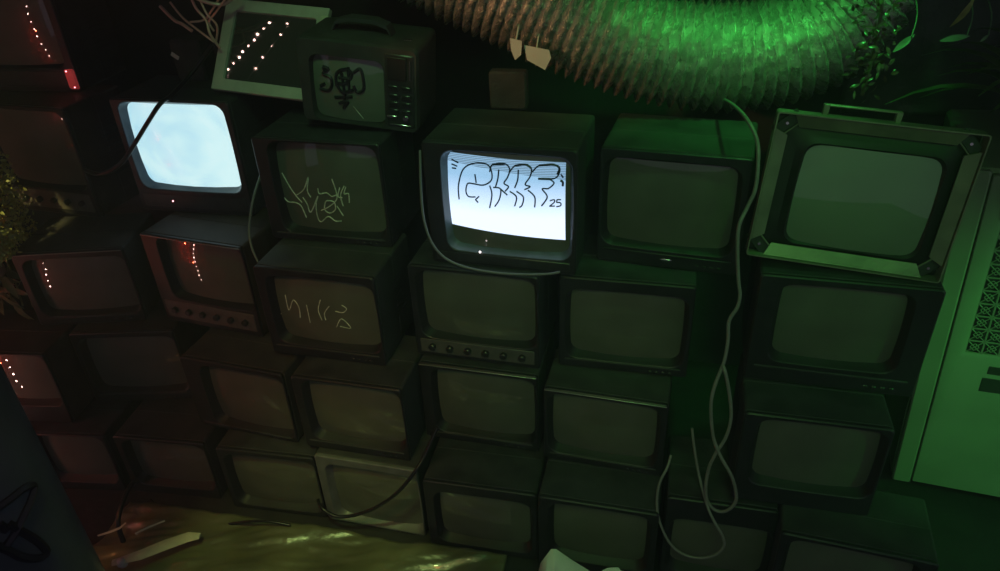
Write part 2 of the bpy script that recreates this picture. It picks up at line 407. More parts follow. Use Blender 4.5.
# lit picture area of the graffiti set (the raster fills most of the tube, a dark margin of glass stays below it)
def picture(k):
    s, mw, cx, cz, yf, sw, sh = screens[k]
    q = [(447,151),(566,162.5),(565.5,240),(449,223)]
    P = []
    for px, py in q:
        p = hit(mw, px, py, .02)
        for _ in range(4): p = hit(mw, px, py, yf(p.x-cx, p.z-cz)-.0008)
        P.append(p)
    lo = []; n = 12
    for j in range(n+1):
        row = []
        for i in range(n+1):
            u, v = i/n, j/n
            a = P[0].lerp(P[1], u); b = P[3].lerp(P[2], u); p = a.lerp(b, v)
            row.append((p.x, yf(p.x-cx, p.z-cz)-.0008, p.z))
        lo.append(row)
    mb = MB(); mb.loft(lo, False, False, closed=False)
    o = mb.build('lit_picture', 'scr_tag', s, ang=80); o['label'] = 'glowing white-blue picture'
    return o
picture('D1')
SC = 4.393
g = [[(95,85),(125,100)],[(95,105),(120,115)],[(97,122),(115,125)],[(128,260),(125,200),(145,130),(190,103),(245,105),(268,130),(270,175),(235,198),(190,192),(165,192),(158,225),(170,248),(200,250)],
 [(197,150),(203,188)],[(200,262),(212,275)],[(200,262),(216,247)],[(262,200),(272,240),(262,298)],[(262,140),(275,108),(330,105),(350,130),(340,165),(325,190),(345,205),(330,225)],
 [(302,130),(298,170),(288,205)],[(278,208),(310,215),(305,260),(285,292)],[(310,215),(340,242)],[(350,140),(375,112),(420,108),(445,125),(440,160),(418,195),(440,205),(415,218)],
 [(388,130),(385,175),(372,210)],[(350,225),(380,250),(372,290)],[(380,225),(410,250),(405,285),(393,296)],[(430,220),(460,250),(460,295)],
 [(450,140),(480,112),(540,108),(570,125),(560,160),(530,172),(475,170)],[(530,175),(545,190),(520,213),(493,215),(515,250),(490,290)],[(575,150),(585,165)]]
strokes('D1', (430,140), SC, g, .0026, 'marker_thin', 'graffiti')['label'] = 'dark bubble-letter graffiti'
strokes('D1', (430,140), SC, [[(480,112),(540,108),(568,122),(560,150)],[(375,112),(420,108),(443,122)],[(275,108),(330,105)],[(475,170),(530,172)]], .0038, 'marker_thin', 'graffiti')['label'] = 'thicker graffiti strokes'
strokes('D1', (430,140), SC, [[(572,178),(580,181),(584,188),(583,202)]], .0040, 'marker_thin', 'graffiti')['label'] = 'dark drip at the right edge of the graffiti'
strokes('D1', (430,140), SC, [[(527,267),(545,262),(546,273),(525,291)],[(525,291),(549,290)],[(576,262),(558,262)],[(558,262),(556,274)],[(556,274),(573,276),(574,288),(555,293)]], .0023, 'marker_thin', 'graffiti')['label'] = 'small 25 written beside the graffiti'
# ------------------------------------------------------------------ portable television
mwP = Matrix.Translation((-1.011, 2.327, 1.506)) @ Matrix.Rotation(math.radians(.5), 4, 'Z') @ Matrix.Rotation(math.radians(3), 4, 'X') @ Matrix.Rotation(math.radians(6), 4, 'Y')
mwP.translation.z = 1.522
P_ = empty('portable_television', mwP); tag(P_, 'small portable television with black scribble on its pale screen and side controls', 'television')
W, H, D = .42, .293, .36
mb = MB()
def secp(yy, sw, sh, c=.02, zc=None): return rr(W*sw, H*sh, c, 0, (H/2 if zc is None else zc), yy)
mb.loft([secp(.014,.98,.98), secp(.02,1,1), secp(.10,1,1), secp(.24,.99,.98), secp(D-.05,.9,.86), secp(D,.78,.7)], cap0=False)
cabP = mb.build('cabinet', 'plastic_b', P_)
q = [hit(mwP, *p) for p in ((313,92),(383,102),(350,60),(352,122))]
x0, x1, z1, z0 = q[0].x, q[1].x, q[2].z, q[3].z
w, h, cx, cz = x1-x0, z1-z0, (x0+x1)/2, (z0+z1)/2
mb = MB(); mb.loft([rr(W*.99,H*.99,.02,0,H/2,.016), rr(W,H,.02,0,H/2,.01), rr(W-.01,H-.01,.02,0,H/2,0), rr(w+.012,h+.012,.03,cx,cz,0), rr(w,h,.028,cx,cz,.05)], False, False)
mb.build('bezel', 'plastic_b', P_)
mb, yf = screen_mesh(w-.002, h-.002, cx, cz, .03, .02, .6, .025)
sP = mb.build('screen', 'glass_pale', P_, ang=60); sP['label'] = 'pale screen'; screens['P'] = (sP, mwP, cx, cz, yf, w, h); tvs['P'] = P_
strokes('P', (290,20), 4.567, [[(150,212),(175,225),(150,245),(185,262),(192,298),(175,322),(138,312)],[(212,300),(213,245),(255,225),(282,250),(252,292),(215,290),(240,330),(290,320)],
 [(235,240),(248,330)],[(265,215),(270,330)],[(222,262),(280,268)],[(290,240),(320,225),(335,270),(336,318),(308,330),(290,300)],[(205,352),(285,350)],[(225,380),(265,370),(245,402)],[(250,330),(250,395)],
 [(150,215),(160,240)],[(140,300),(160,290)]], .0058, 'marker', 'marker_scribble')['label'] = 'thick black scribble'
strokes('P', (290,20), 4.567, [[(290,395),(335,450)]], .0012, 'scratch', 'scratch')
xr = x1+.012; wr = W/2-.012-xr
mb = MB(); mb.box(xr+wr/2, 0, H*.5, wr, .008, H*.86, .003); pn = mb.build('control_panel', 'panel', P_)
mb = MB(); mb.box(xr+wr*.42, -.006, H*.77, wr*.66, .006, H*.26, .002); mb.build('tuning_window', 'inner', pn)
mb = MB(); mb.tube([(xr+wr*.88, -.007, H*.66), (xr+wr*.88, -.007, H*.88)], .002, 6); mb.build('tuning_pointer', 'chrome', pn)
for zz, n in ((.55,2),(.45,2),(.36,2),(.27,2)):
    for i in range(n):
        mb = MB(); mb.box(xr+wr*(.28+.45*i), -.007, H*zz, wr*.34, .008, H*.05, .002); mb.build('button', 'knob', pn)
mb = MB(); mb.box(xr+wr*.22, -.009, H*.20, wr*.36, .006, .010, .002); mb.build('power_switch', 'chrome', pn)
mb = MB(); mb.disc((xr+wr*.72, -.004, H*.20), (0,-1,0), .011, .014, 14, .002); mb.build('knob', 'chrome', pn)
mb = MB(); mb.box(xr+wr*.5, -.006, H*.10, wr*.75, .004, .004, .001); mb.build('trim_strip', 'chrome', pn)
mb = MB()
hz = H+.05
mb.loft([[(x_, y_, z_) for y_, z_ in ((.10,zz_-.006),(.15,zz_-.006),(.15,zz_+.006),(.10,zz_+.006))] for x_, zz_ in ((-.10,H-.002),(-.085,H+.028),(-.04,H+.042),(.05,H+.042),(.095,H+.028),(.11,H-.002))])
mb.build('carry_handle', 'plastic', P_).location = (-.02, 0, 0)
mb = MB(); mb.ball((W*.36, .09, H-.001), .016, 12, 6, (1, .8, .2)); mb.build('antenna_socket', 'chrome', P_)
# ------------------------------------------------------------------ open-frame monitor (F1)
mwF = Matrix.Translation((.574, 2.060, 1.228)) @ Matrix.Rotation(math.radians(-2.6), 4, 'Z') @ Matrix.Rotation(math.radians(-7.2), 4, 'X') @ Matrix.Rotation(math.radians(4.2), 4, 'Y')
F = empty('open_frame_monitor', mwF); tag(F, 'large open-frame tube monitor with bare metal frame and green-lit screen', 'monitor')
W, H = .549, .441
mb = MB()   # thin outer lip of folded angle
mb.loft([rr(W,H,.008,0,H/2,.05), rr(W,H,.008,0,H/2,0), rr(W-.008,H-.008,.006,0,H/2,0), rr(W-.010,H-.010,.006,0,H/2,.045)], False, False)
mb.build('outer_lip', 'steel', F)
T = .036; CUT = .05
def rail(a, b, n):   # sloping face of one frame side
    mb = MB(); (ax, az), (bx, bz) = a, b; nx, nz = n
    y0, y1 = .010, .024
    A = [(ax,y0,az),(bx,y0,bz)]; dx, dz = (bx-ax), (bz-az); L = math.hypot(dx, dz); dx /= L; dz /= L
    i0 = (ax+nx*T+dx*.018, y1, az+nz*T+dz*.018); i1 = (bx+nx*T-dx*.018, y1, bz+nz*T-dz*.018)
    lo = [[A[0], A[1], i1, i0], [(p[0], p[1]+.006, p[2]) for p in (A[0], A[1], i1, i0)]]
    mb.loft(lo); return mb.build('frame_rail', 'steel', F)
o_ = .006
rail((-W/2+CUT,o_),(W/2-CUT,o_),(0,1)); rail((W/2-CUT,H-o_),(-W/2+CUT,H-o_),(0,-1))
rail((-W/2+o_,H-CUT),(-W/2+o_,CUT),(1,0)); rail((W/2-o_,CUT),(W/2-o_,H-CUT),(-1,0))
for sx in (-1, 1):
    for sz in (0, 1):
        cxk, czk = sx*(W/2-.034), (.034 if sz == 0 else H-.034)
        mtx = Matrix.Translation((cxk, .034, czk)) @ Matrix.Rotation(PI/4, 4, 'Y')
        mb = MB(); mb.box(0, 0, 0, .034, .012, .085, .002, mtx) if (sx > 0) == (sz == 0) else mb.box(0, 0, 0, .085, .012, .034, .002, mtx)
        b_ = mb.build('corner_bracket', 'cabdark', F)
        mb = MB(); mb.disc((cxk, .029, czk), (0,-1,0), .0055, .006, 6, .001); mb.build('bolt', 'chrome', b_)
        mb = MB(); mtx2 = Matrix.Translation((cxk-sx*.014, .025, czk+(.014 if sz == 0 else -.014))) @ Matrix.Rotation(PI/4 if (sx > 0) != (sz == 0) else -PI/4, 4, 'Y')
        mb.box(0, 0, 0, .05, .006, .004, .001, mtx2); mb.build('bracket_edge', 'steel', b_)
q = [hit(mwF, *p, .02) for p in ((795,193),(932,208),(875,152),(853,250))]
x0, x1, z1, z0 = q[0].x, q[1].x, q[2].z, q[3].z
w, h, cx, cz = x1-x0, z1-z0, (x0+x1)/2, (z0+z1)/2
mb = MB(); mb.loft([rr(W-.016,H-.016,.01,0,H/2,.060), rr(W-.016,H-.016,.01,0,H/2,.045), rr(w+.05,h+.05,.04,cx,cz,.036), rr(w+.012,h+.012,.04,cx,cz,.02), rr(w-.004,h-.004,.036,cx,cz,.03)], True, False)
mb.build('rubber_mask', 'rubber', F)
mb, yf = screen_mesh(w, h, cx, cz, .035, .012, 1.1, .034)
s_ = mb.build('screen', 'glass_pale', F, ang=60); screens['F1'] = (s_, mwF, cx, cz, yf, w, h)
mb = MB(); mb.loft([rr(W*.94,H*.94,.03,0,H/2,.058), rr(W*.92,H*.9,.05,0,H/2,.12), rr(W*.6,H*.6,.08,0,H/2,.26), rr(.12,.12,.05,0,H/2,.34), rr(.07,.07,.03,0,H/2,.36), rr(.07,.07,.03,0,H/2,.44)])
mb.build('tube_housing', 'rubber', F)
qa, qb = hit(mwF, 828, 112), hit(mwF, 902, 120)
ha = Vector((qa.x, .04, H)); hb = Vector((qb.x, .04, H)); hh = .026
mb = MB()
for xx in (ha.x, hb.x): mb.box(xx, .04, H+hh/2, .016, .02, hh+.004, .002)
mb.box((ha.x+hb.x)/2, .04, H+hh, hb.x-ha.x+.016, .02, .006, .002)
mb.build('handle', 'steel', F)
# ------------------------------------------------------------------ leaning framed glass
mwL = Matrix.Translation((-1.432, 2.44, 1.590)) @ Matrix.Rotation(math.radians(-1.8), 4, 'Z') @ Matrix.Rotation(math.radians(-34), 4, 'X') @ Matrix.Rotation(math.radians(4.7), 4, 'Y')
W, H = .423, .344
G = empty('picture_frame', mwL); tag(G, 'pale-edged frame with dark glass mirroring light dots, leaning beside the portable television', 'frame')
mb = MB(); iw, ih = W-.085, H-.085
mb.loft([rr(W,H,.004,0,H/2,.022), rr(W,H,.004,0,H/2,.002), rr(W-.004,H-.004,.004,0,H/2,0), rr(iw,ih,.008,0,H/2,0), rr(iw-.004,ih-.004,.008,0,H/2,.012)], False, False)
mb.build('frame_border', 'frame', G)
mb = MB(); mb.box(0, .012, H/2, iw+.004, .004, ih+.004, .001); mb.build('dark_glass', 'mirror', G)['label'] = 'dark reflective glass'
mb = MB(); mb.box(0, .020, H/2, W-.012, .006, H-.012, .002); mb.build('backing_board', 'cabdark', G)
mb = MB(); mb.box(0, 0, -.10, .04, .006, .20, .002, Matrix.Translation((.02, .03, H*.72)) @ Matrix.Rotation(math.radians(58), 4, 'X')); mb.build('stand_leg', 'cabdark', G)
mb = MB(); mb.box(W/2-.012, -.001, H-.055, .03, .004, .05, .001); mb.build('corner_tape', 'sheetedge', G)['label'] = 'pale corner tape'
# ------------------------------------------------------------------ foil duct
path = [(345,-95,2.62,1),(400,-62,2.62,1),(455,-34,2.62,1),(515,-6,2.62,1),(585,26,2.62,1),(660,50,2.63,1),(735,57,2.65,1),(800,44,2.68,1),(845,12,2.72,1),(874,-40,2.76,1),(890,-110,2.80,1)]
cp_ = [aty(a, b, y) for a, b, y, _ in path]
def cat(P, t):
    n = len(P)-1; i = min(int(t*n), n-1); t = t*n-i
    p0, p1, p2, p3 = P[max(i-1,0)], P[i], P[i+1], P[min(i+2,n)]
    return .5*((2*p1)+(p2-p0)*t+(2*p0-5*p1+4*p2-p3)*t*t+(3*p1-p0-3*p2+p3)*t**3)
NR = 64; SUB = 6; SEG = 96; pts = [cat(cp_, i/600) for i in range(601)]
acc = [0]
for i in range(600): acc.append(acc[-1]+(pts[i+1]-pts[i]).length)
LEN = acc[-1]; NR = int(LEN/.034); K = NR*SUB
def atlen(s):
    import bisect
    i = min(max(bisect.bisect(acc, s)-1, 0), 599); t = (s-acc[i])/max(1e-9, acc[i+1]-acc[i]); return pts[i].lerp(pts[i+1], t)
loops = []; up = Vector((0, -1, 0)); 
for i in range(K+1):
    s = LEN*i/K; p = atlen(s); t = (atlen(min(s+.02, LEN))-atlen(max(s-.02, 0))).normalized()
    a = t.cross(up).normalized(); up2 = a.cross(t).normalized()
    ph = i/SUB; rib = 1-abs(((ph*1.0) % 1)*2-1)     # triangular pleats
    lp = []
    for j in range(SEG):
        th = 2*PI*j/SEG; d = a*math.cos(th)+up2*math.sin(th)
        nn = noise.noise(Vector((math.cos(th)*6, math.sin(th)*6, ph*.55)))
        n2 = noise.noise(Vector((math.cos(th)*19, math.sin(th)*19, ph*1.9)))
        rad = .152+.034*rib+.003*nn+.0025*n2
        lp.append(p+d*rad+t*(.005*noise.noise(Vector((math.cos(th)*9, math.sin(th)*9, ph*.8+30)))))
    loops.append(lp)
mb = MB(); mb.loft(loops, True, True)
duct = mb.build('flexible_duct', 'foil', None, ang=70); tag(duct, 'large crumpled silver foil duct sagging above the televisions, lit green', 'duct')
# ------------------------------------------------------------------ metal cabinet at right
mwK = Matrix.Translation((1.055, 2.42, 0)) @ Matrix.Rotation(math.radians(-10), 4, 'Z') @ Matrix.Rotation(math.radians(-3.2), 4, 'Y')
mwK.translation.z = .052
Kb = empty('metal_cabinet', mwK); tag(Kb, 'tall cream metal cabinet with star-pattern grille, green lit, right of the televisions', 'cabinet')
KW, KH = .85, 1.36
gx0, gx1, gz0, gz1 = .132, .60, .665, 1.185
mb = MB(); mb.box(KW/2, .31, KH/2, KW, .6, KH, .012); mb.build('body', 'cab', Kb)
mb = MB()   # side post and front panel with the grille opening
mb.box(.036, .0, KH/2, .066, .03, KH, .006); mb.build('side_post', 'cab', Kb)
mb = MB(); Z0, Z1, X0, X1 = .012, KH-.012, .074, KW-.006
mb.loft([rr(X1-X0, Z1-Z0, .006, (X0+X1)/2, (Z0+Z1)/2, .012), rr(X1-X0, Z1-Z0, .006, (X0+X1)/2, (Z0+Z1)/2, -.010), rr(X1-X0-.006, Z1-Z0-.006, .006, (X0+X1)/2, (Z0+Z1)/2, -.013),
         rr(gx1-gx0+.03, gz1-gz0+.03, .004, (gx0+gx1)/2, (gz0+gz1)/2, -.013), rr(gx1-gx0, gz1-gz0, .003, (gx0+gx1)/2, (gz0+gz1)/2, -.004), rr(gx1-gx0, gz1-gz0, .003, (gx0+gx1)/2, (gz0+gz1)/2, .009)], False, False)
mb.build('front_panel', 'cab', Kb)
mb = MB(); mb.box((gx0+gx1)/2, .0085, (gz0+gz1)/2, gx1-gx0+.01, .003, gz1-gz0+.01, .0005); mb.build('grille_backing', 'cabdark', Kb)
mb = MB(); P = .052; nx = int((gx1-gx0)/P)+1; nz = int((gz1-gz0)/P)+1
def bar(a, b, wd=.004):
    ax, az = a; bx, bz = b; L = math.hypot(bx-ax, bz-az)
    mb.box(0, 0, 0, L, .003, wd, .0008, Matrix.Translation(((ax+bx)/2, -.001, (az+bz)/2)) @ Matrix.Rotation(-math.atan2(bz-az, bx-ax), 4, 'Y'))
for i in range(nx):
    x_ = gx0+i*P
    if x_ < gx1: bar((x_, gz0), (x_, gz1), .006)
for j in range(nz):
    z_ = gz0+j*P
    if z_ < gz1: bar((gx0, z_), (gx1, z_), .006)
for i in range(nx-1):
    for j in range(nz-1):
        a, b = gx0+i*P, gz0+j*P
        if a+P > gx1+.001 or b+P > gz1+.001: continue
        bar((a, b), (a+P, b+P), .0035); bar((a+P, b), (a, b+P), .0035)
        c_, d_ = a+P/2, b+P/2
        bar((c_-P*.28, d_), (c_, d_+P*.28), .003); bar((c_, d_+P*.28), (c_+P*.28, d_), .003); bar((c_+P*.28, d_), (c_, d_-P*.28), .003); bar((c_, d_-P*.28), (c_-P*.28, d_), .003)
mb.build('grille', 'cab', Kb)
for za, zb_, xa in ((.625,.590,.215),(.572,.510,.205)):
    mb = MB(); mb.box((xa+.62)/2, -.012, (za+zb_)/2, .62-xa, .006, za-zb_, .002); mb.build('slot_plate', 'cabdark', Kb)['label'] = 'dark slot plate'
for xx in (.06, KW-.08):
    for yy in (.06, .52):
        mb = MB(); mb.box(xx, yy, -.02, .05, .05, .05, .004); mb.build('foot', 'cabdark', Kb)
# ------------------------------------------------------------------ cables
def px_tube(name, L, r, m, label, cat='cable', group=None, rr_=None, seg=8):
    mb = MB(); mb.tube([aty(a, b, y) for a, b, y in L], r, seg)
    o = mb.build(name, m, None, 60); tag(o, label, cat, group); return o
px_tube('cable', [(710,90,2.80),(720,97,2.62),(733,105,2.36),(746,118,2.15),(757,140,2.08),(758,165,2.05),(755,190,2.03),(747,208,2.02),(739,226,2.0),(737.5,250,1.99),(738.5,280,1.98),(740,295,1.97),(737,308,1.96),(729,321,1.95),(728,340,1.93),(724,362,1.91),
 (715,385,1.88),(711,405,1.86),(713,435,1.84),(720,455,1.82),(731,475,1.80),(736,492,1.795),(735,503,1.79),(726,511,1.79),(715,510,1.80),(707,500,1.805),(706,485,1.81),(709,468,1.82),(716,453,1.825),(726,437,1.84),(731,418,1.855),(730,398,1.87),(726,375,1.885),(723,366,1.90)],
 .0058, 'cable_w', 'grey-white cable hanging left of the open-frame monitor and ending in a loop')
px_tube('cable', [(692,428,1.93),(694,445,1.91),(699,475,1.86),(707,505,1.80),(714,521,1.77),(722,535,1.75),(724,546,1.74),(715,555,1.73),(700,558,1.73),(685,555,1.735),(673,547,1.745),(664,533,1.76),(658,515,1.78),(657,498,1.80),(660,482,1.82),(667,468,1.85),(671,455,1.88)],
 .0048, 'cable_w', 'thin grey cable hanging in a wide U at the bottom, left of the looped one')
px_tube('cable', [(262,172,2.30),(257,186,2.25),(252,205,2.20),(249,230,2.15),(252,248,2.11),(258,262,2.08)], .0045, 'cable_g', 'dull grey cable looping down beside the blank glowing television')
px_tube('cable', [(420,150,2.13),(421,190,2.09),(424,220,2.07),(432,243,2.06),(445,258,2.055),(465,267,2.05),(490,272,2.05),(520,274.5,2.05),(548,274,2.05),(560,272,2.05)], .0045, 'cable_g', 'dull grey cable curving under the lit graffiti screen')
px_tube('cable', [(213,45,2.6),(190,75,2.55),(172,95,2.42),(160,104,2.335),(148,122,2.33),(134,145,2.325),(124,160,2.31),(112,170,2.3),(98,174,2.3),(85,170,2.34)], .0085, 'cable_k', 'black cable crossing the blank glowing screen')
px_tube('cable', [(437,428,1.93),(425,455,1.87),(414,473,1.82),(400,490,1.80),(385,502,1.80),(368,511,1.80),(350,516,1.795),(335,516,1.79),(322,508,1.80),(318,500,1.84)], .007, 'cable_k', 'black cable draped across the silver-framed television')
px_tube('cable', [(150,500,1.80),(168,517,1.76),(185,528,1.74),(205,529,1.73),(230,524,1.73),(262,521,1.73),(290,525,1.74)], .006, 'cable_k', 'black cable lying along the front of the plastic sheet')
px_tube('cable', [(137,480,1.82),(128,490,1.74),(118,520,1.62),(124,545,1.58),(130,575,1.54)], .010, 'cable_k', 'thick black cable dropping beside the blue pillar')
# tangled wires top left
for i, L in enumerate([[(188,-10),(196,8),(206,20),(210,34),(220,48)],[(170,2),(183,18),(198,30),(214,42)],[(178,-12),(196,-2),(214,4),(226,3),(238,-8)],[(222,-6),(212,10),(204,20),(190,22)],[(160,6),(174,20),(182,24),(192,31)],[(200,0),(207,14),(217,26),(216,42)],[(232,-10),(216,12),(209,22),(214,31)]]):
    px_tube('wire', [(a, b, 2.52+.02*math.sin(i*2+k)) for k, (a, b) in enumerate(L)], [.005,.004,.007,.004,.006,.004,.004][i], 'wire', 'thin reddish wire of the tangle left of the pale frame', 'wire', 'tangled wires left of the frame')
# the box that carries the wires
mb = MB(); c0 = aty(190, 60, 2.66)
mb.box(-1.83, 2.68, 1.655, .13, .1, .16, .008)
o = mb.build('junction_box', 'cloth', None); tag(o, 'small black box behind the blank glowing television', 'box')
tg = aty(175, 56, 2.58); mb = MB(); mb.box(0, 0, 0, .034, .004, .017, .003, Matrix.Translation(tg) @ Matrix.Rotation(math.radians(35), 4, 'Y')); 
o = mb.build('tag', 'paper', None); tag(o, 'tiny whitish tag above the blank glowing television', 'tag')
# ------------------------------------------------------------------ leaves
def leaf_mesh(mb, p, d, n, L, Wd, fold=.25):
    d = d.normalized(); s = d.cross(n).normalized(); n = s.cross(d)
    rows = []
    for i in range(6):
        t = i/5; wd = Wd*math.sin(PI*min(1, t*.92+.06))*.5; c = p+d*L*t-n*L*.25*t*t
        rows.append([c-s*wd+n*wd*fold, c, c+s*wd+n*wd*fold])
    lo = rows; k = len(mb.v); mb.v += [tuple(q) for r_ in lo for q in r_]
    for i in range(5):
        for j in range(2): a = k+i*3+j; mb.f.append((a, a+1, a+4, a+3))
mb = MB()
for i in range(4200):
    z = random.uniform(1.0, 1.40); xm = (-2.405-.25*max(0, z-1.16)-.012*math.sin(z*60)) if z > 1.045 else -2.485
    x_ = xm-abs(random.gauss(0, .11)); y_ = random.uniform(1.99, 2.10) if x_ > -2.47 else random.uniform(1.99, 2.30)
    leaf_mesh(mb, Vector((x_-.015, y_, z)), Vector((random.gauss(0,.6), random.gauss(-.7,.5), random.gauss(-.2,.7))), Vector((random.gauss(0,1), -1, random.gauss(.4,.8))), random.uniform(.012,.024), random.uniform(.008,.013))
for i in range(14):
    x_ = -2.95+i*.032; mb.tube([(x_, 2.26, 1.0), (x_+random.uniform(-.02,.02), 2.2, 1.15), (x_+random.uniform(-.01,.02), 2.1, 1.35)], .004, 5)
o = mb.build('leafy_clump', 'leaf', None, 80); tag(o, 'dense clump of tiny yellow-green leaves at the left edge, beside the stack', 'plant', kind='stuff')
mb = MB()
for i in range(90):
    x_ = random.uniform(-2.95, -2.50); y_ = random.uniform(2.06, 2.25); z = random.uniform(.74, .93)
    leaf_mesh(mb, Vector((x_-.03, y_, z)), Vector((random.gauss(0,1), random.gauss(-.5,.5), random.gauss(0,.7))), Vector((random.gauss(0,.6), -1, random.gauss(.5,.5))), random.uniform(.07,.15), random.uniform(.02,.035))
for i in range(8):
    x_ = -2.9+i*.05; mb.tube([(x_, 2.2, .70), (x_+.02, 2.2, .85), (x_, 2.22, 1.0)], .004, 5)
o = mb.build('trailing_plant', 'leafd', None, 80); tag(o, 'dark broad leaves below the yellow-green clump at the left edge', 'plant', kind='stuff')
mb = MB(); mb.ball((-2.60, 2.10, .95), .05, 14, 10, (1.1, .8, .9)); 
o = mb.build('stone', mat('brown_stone', (.3,.2,.15), .7, nscale=20, namt=.3, bump=.4, bscale=30), None, 60); tag(o, 'brownish round lump among the leaves at the left edge', 'stone')
# drooping plant at upper right
def plant(name, base, n, L0, m, label, spread=.5, droop=.5, wd=.03):
    mb = MB()
    for i in range(n):
        a = random.uniform(0, 2*PI); L = L0*random.uniform(.6, 1.1); d = Vector((math.cos(a)*spread, math.sin(a)*spread*.8-.1, random.uniform(.3, 1))).normalized()
        n_ = d.cross(Vector((-math.sin(a), math.cos(a), 0))).normalized()
        if n_.z < 0: n_ = -n_
        s = d.cross(n_).normalized(); rows = []
        for k in range(8):
            t = k/7; w_ = wd*math.sin(PI*(t*.93+.05))*.5; c = base+d*L*t+Vector((0, 0, -droop*L*t*t*t))+Vector((math.cos(a), math.sin(a), 0))*.2*L*t*t
            rows.append([c-s*w_+Vector((0,0,.25*w_)), c, c+s*w_+Vector((0,0,.25*w_))])
        kk = len(mb.v); mb.v += [tuple(q) for r_ in rows for q in r_]
        for r_ in range(7):
            for j in range(2): q = kk+r_*3+j; mb.f.append((q, q+1, q+4, q+3))
    o = mb.build(name, m, None, 80); tag(o, label, 'plant'); return o
pb = Vector((1.28, 2.72, 1.50))
def pot(c, r, h):
    mb = MB(); lp = lambda z, q: [(c[0]+q*math.cos(2*PI*j/28), c[1]+q*math.sin(2*PI*j/28), c[2]+z) for j in range(28)]
    mb.loft([lp(0, r*.72), lp(h*.8, r*.95), lp(h*.8, r*1.04), lp(h, r*1.05), lp(h, r*.92), lp(h*.85, r*.9)]); return mb
pp = plant('potted_plant', pb, 46, .46, 'leafd', 'dark drooping long-leaved plant on the metal cabinet at the upper right', .7, .45, .04)
pot((1.28, 2.72, 1.418), .09, .12).build('pot', 'cabdark', pp)
# small leaf garland at the right end of the duct
mb = MB()
for i in range(170):
    t = random.random(); c = aty(random.gauss(884, 7)-18*t, -25+115*t, 2.44); r_ = .05
    c += Vector((random.gauss(0, .02), random.gauss(0, .05), random.gauss(0, .02)))
    leaf_mesh(mb, c, Vector((random.gauss(0,1), random.gauss(-.3,.6), random.gauss(-.3,.8))), Vector((random.gauss(0,.8), -1, random.gauss(.5,.7))), random.uniform(.014,.03), random.uniform(.008,.014))
mb.tube([aty(885, -40, 2.46), aty(880, 20, 2.46), aty(872, 60, 2.46), aty(862, 95, 2.47)], .006, 6)
o = mb.build('leaf_garland', mat('glossy_brown_green_leaf', (.07,.055,.03), .3, nscale=14, namt=.5), None, 80); tag(o, 'hanging garland of small glossy leaves at the right end of the foil duct', 'garland', kind='stuff')
# draped cloth upper right
mb = MB(); rows = []
for i in range(34):
    u = i/33; row = []
    for j in range(30):
        v = j/29
        x_ = .70+.95*u; y_ = 3.08-.05*v+.035*noise.noise(Vector((u*7, v*2.5, 0)))+.012*noise.noise(Vector((u*17, v*8, 3)))
        z_ = 2.0-.62*v+.03*noise.noise(Vector((u*4, v*4, 7)))
        row.append((x_, y_, z_))
    rows.append(row)
mb.loft(rows, False, False, closed=False)
o = mb.build('draped_cloth', mat('dark_green_black_cloth', (.035,.04,.036), .55, nscale=8, namt=.5, bump=.3, bscale=60), None, 80)
sm = o.modifiers.new('thick', 'SOLIDIFY'); sm.thickness = .004; tag(o, 'rumpled dark cloth hanging on the back wall at upper right', 'cloth')
for (a, b), (c, d), yy, wd, lab in (((893,52),(915,34),2.45,.02,'pale long leaf catching green light right of the duct'),((940,41),(972,34),2.5,.02,'pale drooping leaf under the brown one at upper right'),((980,42),(990,34),2.45,.009,'thin bright sliver of leaf near the upper right corner')):
    p, q = aty(a, b, yy), aty(c, d, yy); mb = MB(); leaf_mesh(mb, p, q-p, Vector((0,-1,.6)), (q-p).length, wd)
    mb.tube([q-(q-p)*.15, q+Vector((.02,.12,.06)), Vector((q.x+.05, 3.0, q.z+.14))], .002, 5)
    o = mb.build('leaf', 'leafp', None, 80); tag(o, lab, 'leaf')
p, q = aty(955, 30, 2.5), aty(974, -2, 2.5); mb = MB(); leaf_mesh(mb, q, p-q, Vector((.6,-1,.3)), (q-p).length, .026); mb.tube([q-(q-p)*.1, q+Vector((.02,.2,.08)), Vector((q.x+.05, 3.0, q.z+.14))], .003, 5)
o = mb.build('leaf', 'leaf', None, 80); tag(o, 'brown-yellow curled leaf hanging at the upper right', 'leaf')
# pale torn labels under the duct
for i, (L, lab) in enumerate([([(510,38),(522,41),(521,55),(515,60),(511,50)],'narrow pale torn paper hanging below the duct'),([(524,45),(549,50),(551,58),(545,70),(536,65),(527,60)],'wider pale torn paper hanging below the duct')]):
    P = [aty(a, b, 2.40+.01*i) for a, b in L]; mb = MB(); mb.loft([[tuple(p) for p in P], [tuple(p+Vector((0,.002,0))) for p in P]])
    t_ = (P[0]+P[1])/2; mb.tube([t_+Vector((0,.001,-.004)), t_+Vector((.0,.05,.03)), t_+Vector((0,.10,.06))], .0025, 5)
    o = mb.build('paper_scrap', 'paper', None); tag(o, lab, 'paper')
mb = MB(); mb.box(-.505, 2.47, 1.5585+.065, .13, .05, .13, .006)
o = mb.build('adapter_box', 'cloth', None); tag(o, 'small dark box on top of the lit graffiti television, under the duct', 'box')
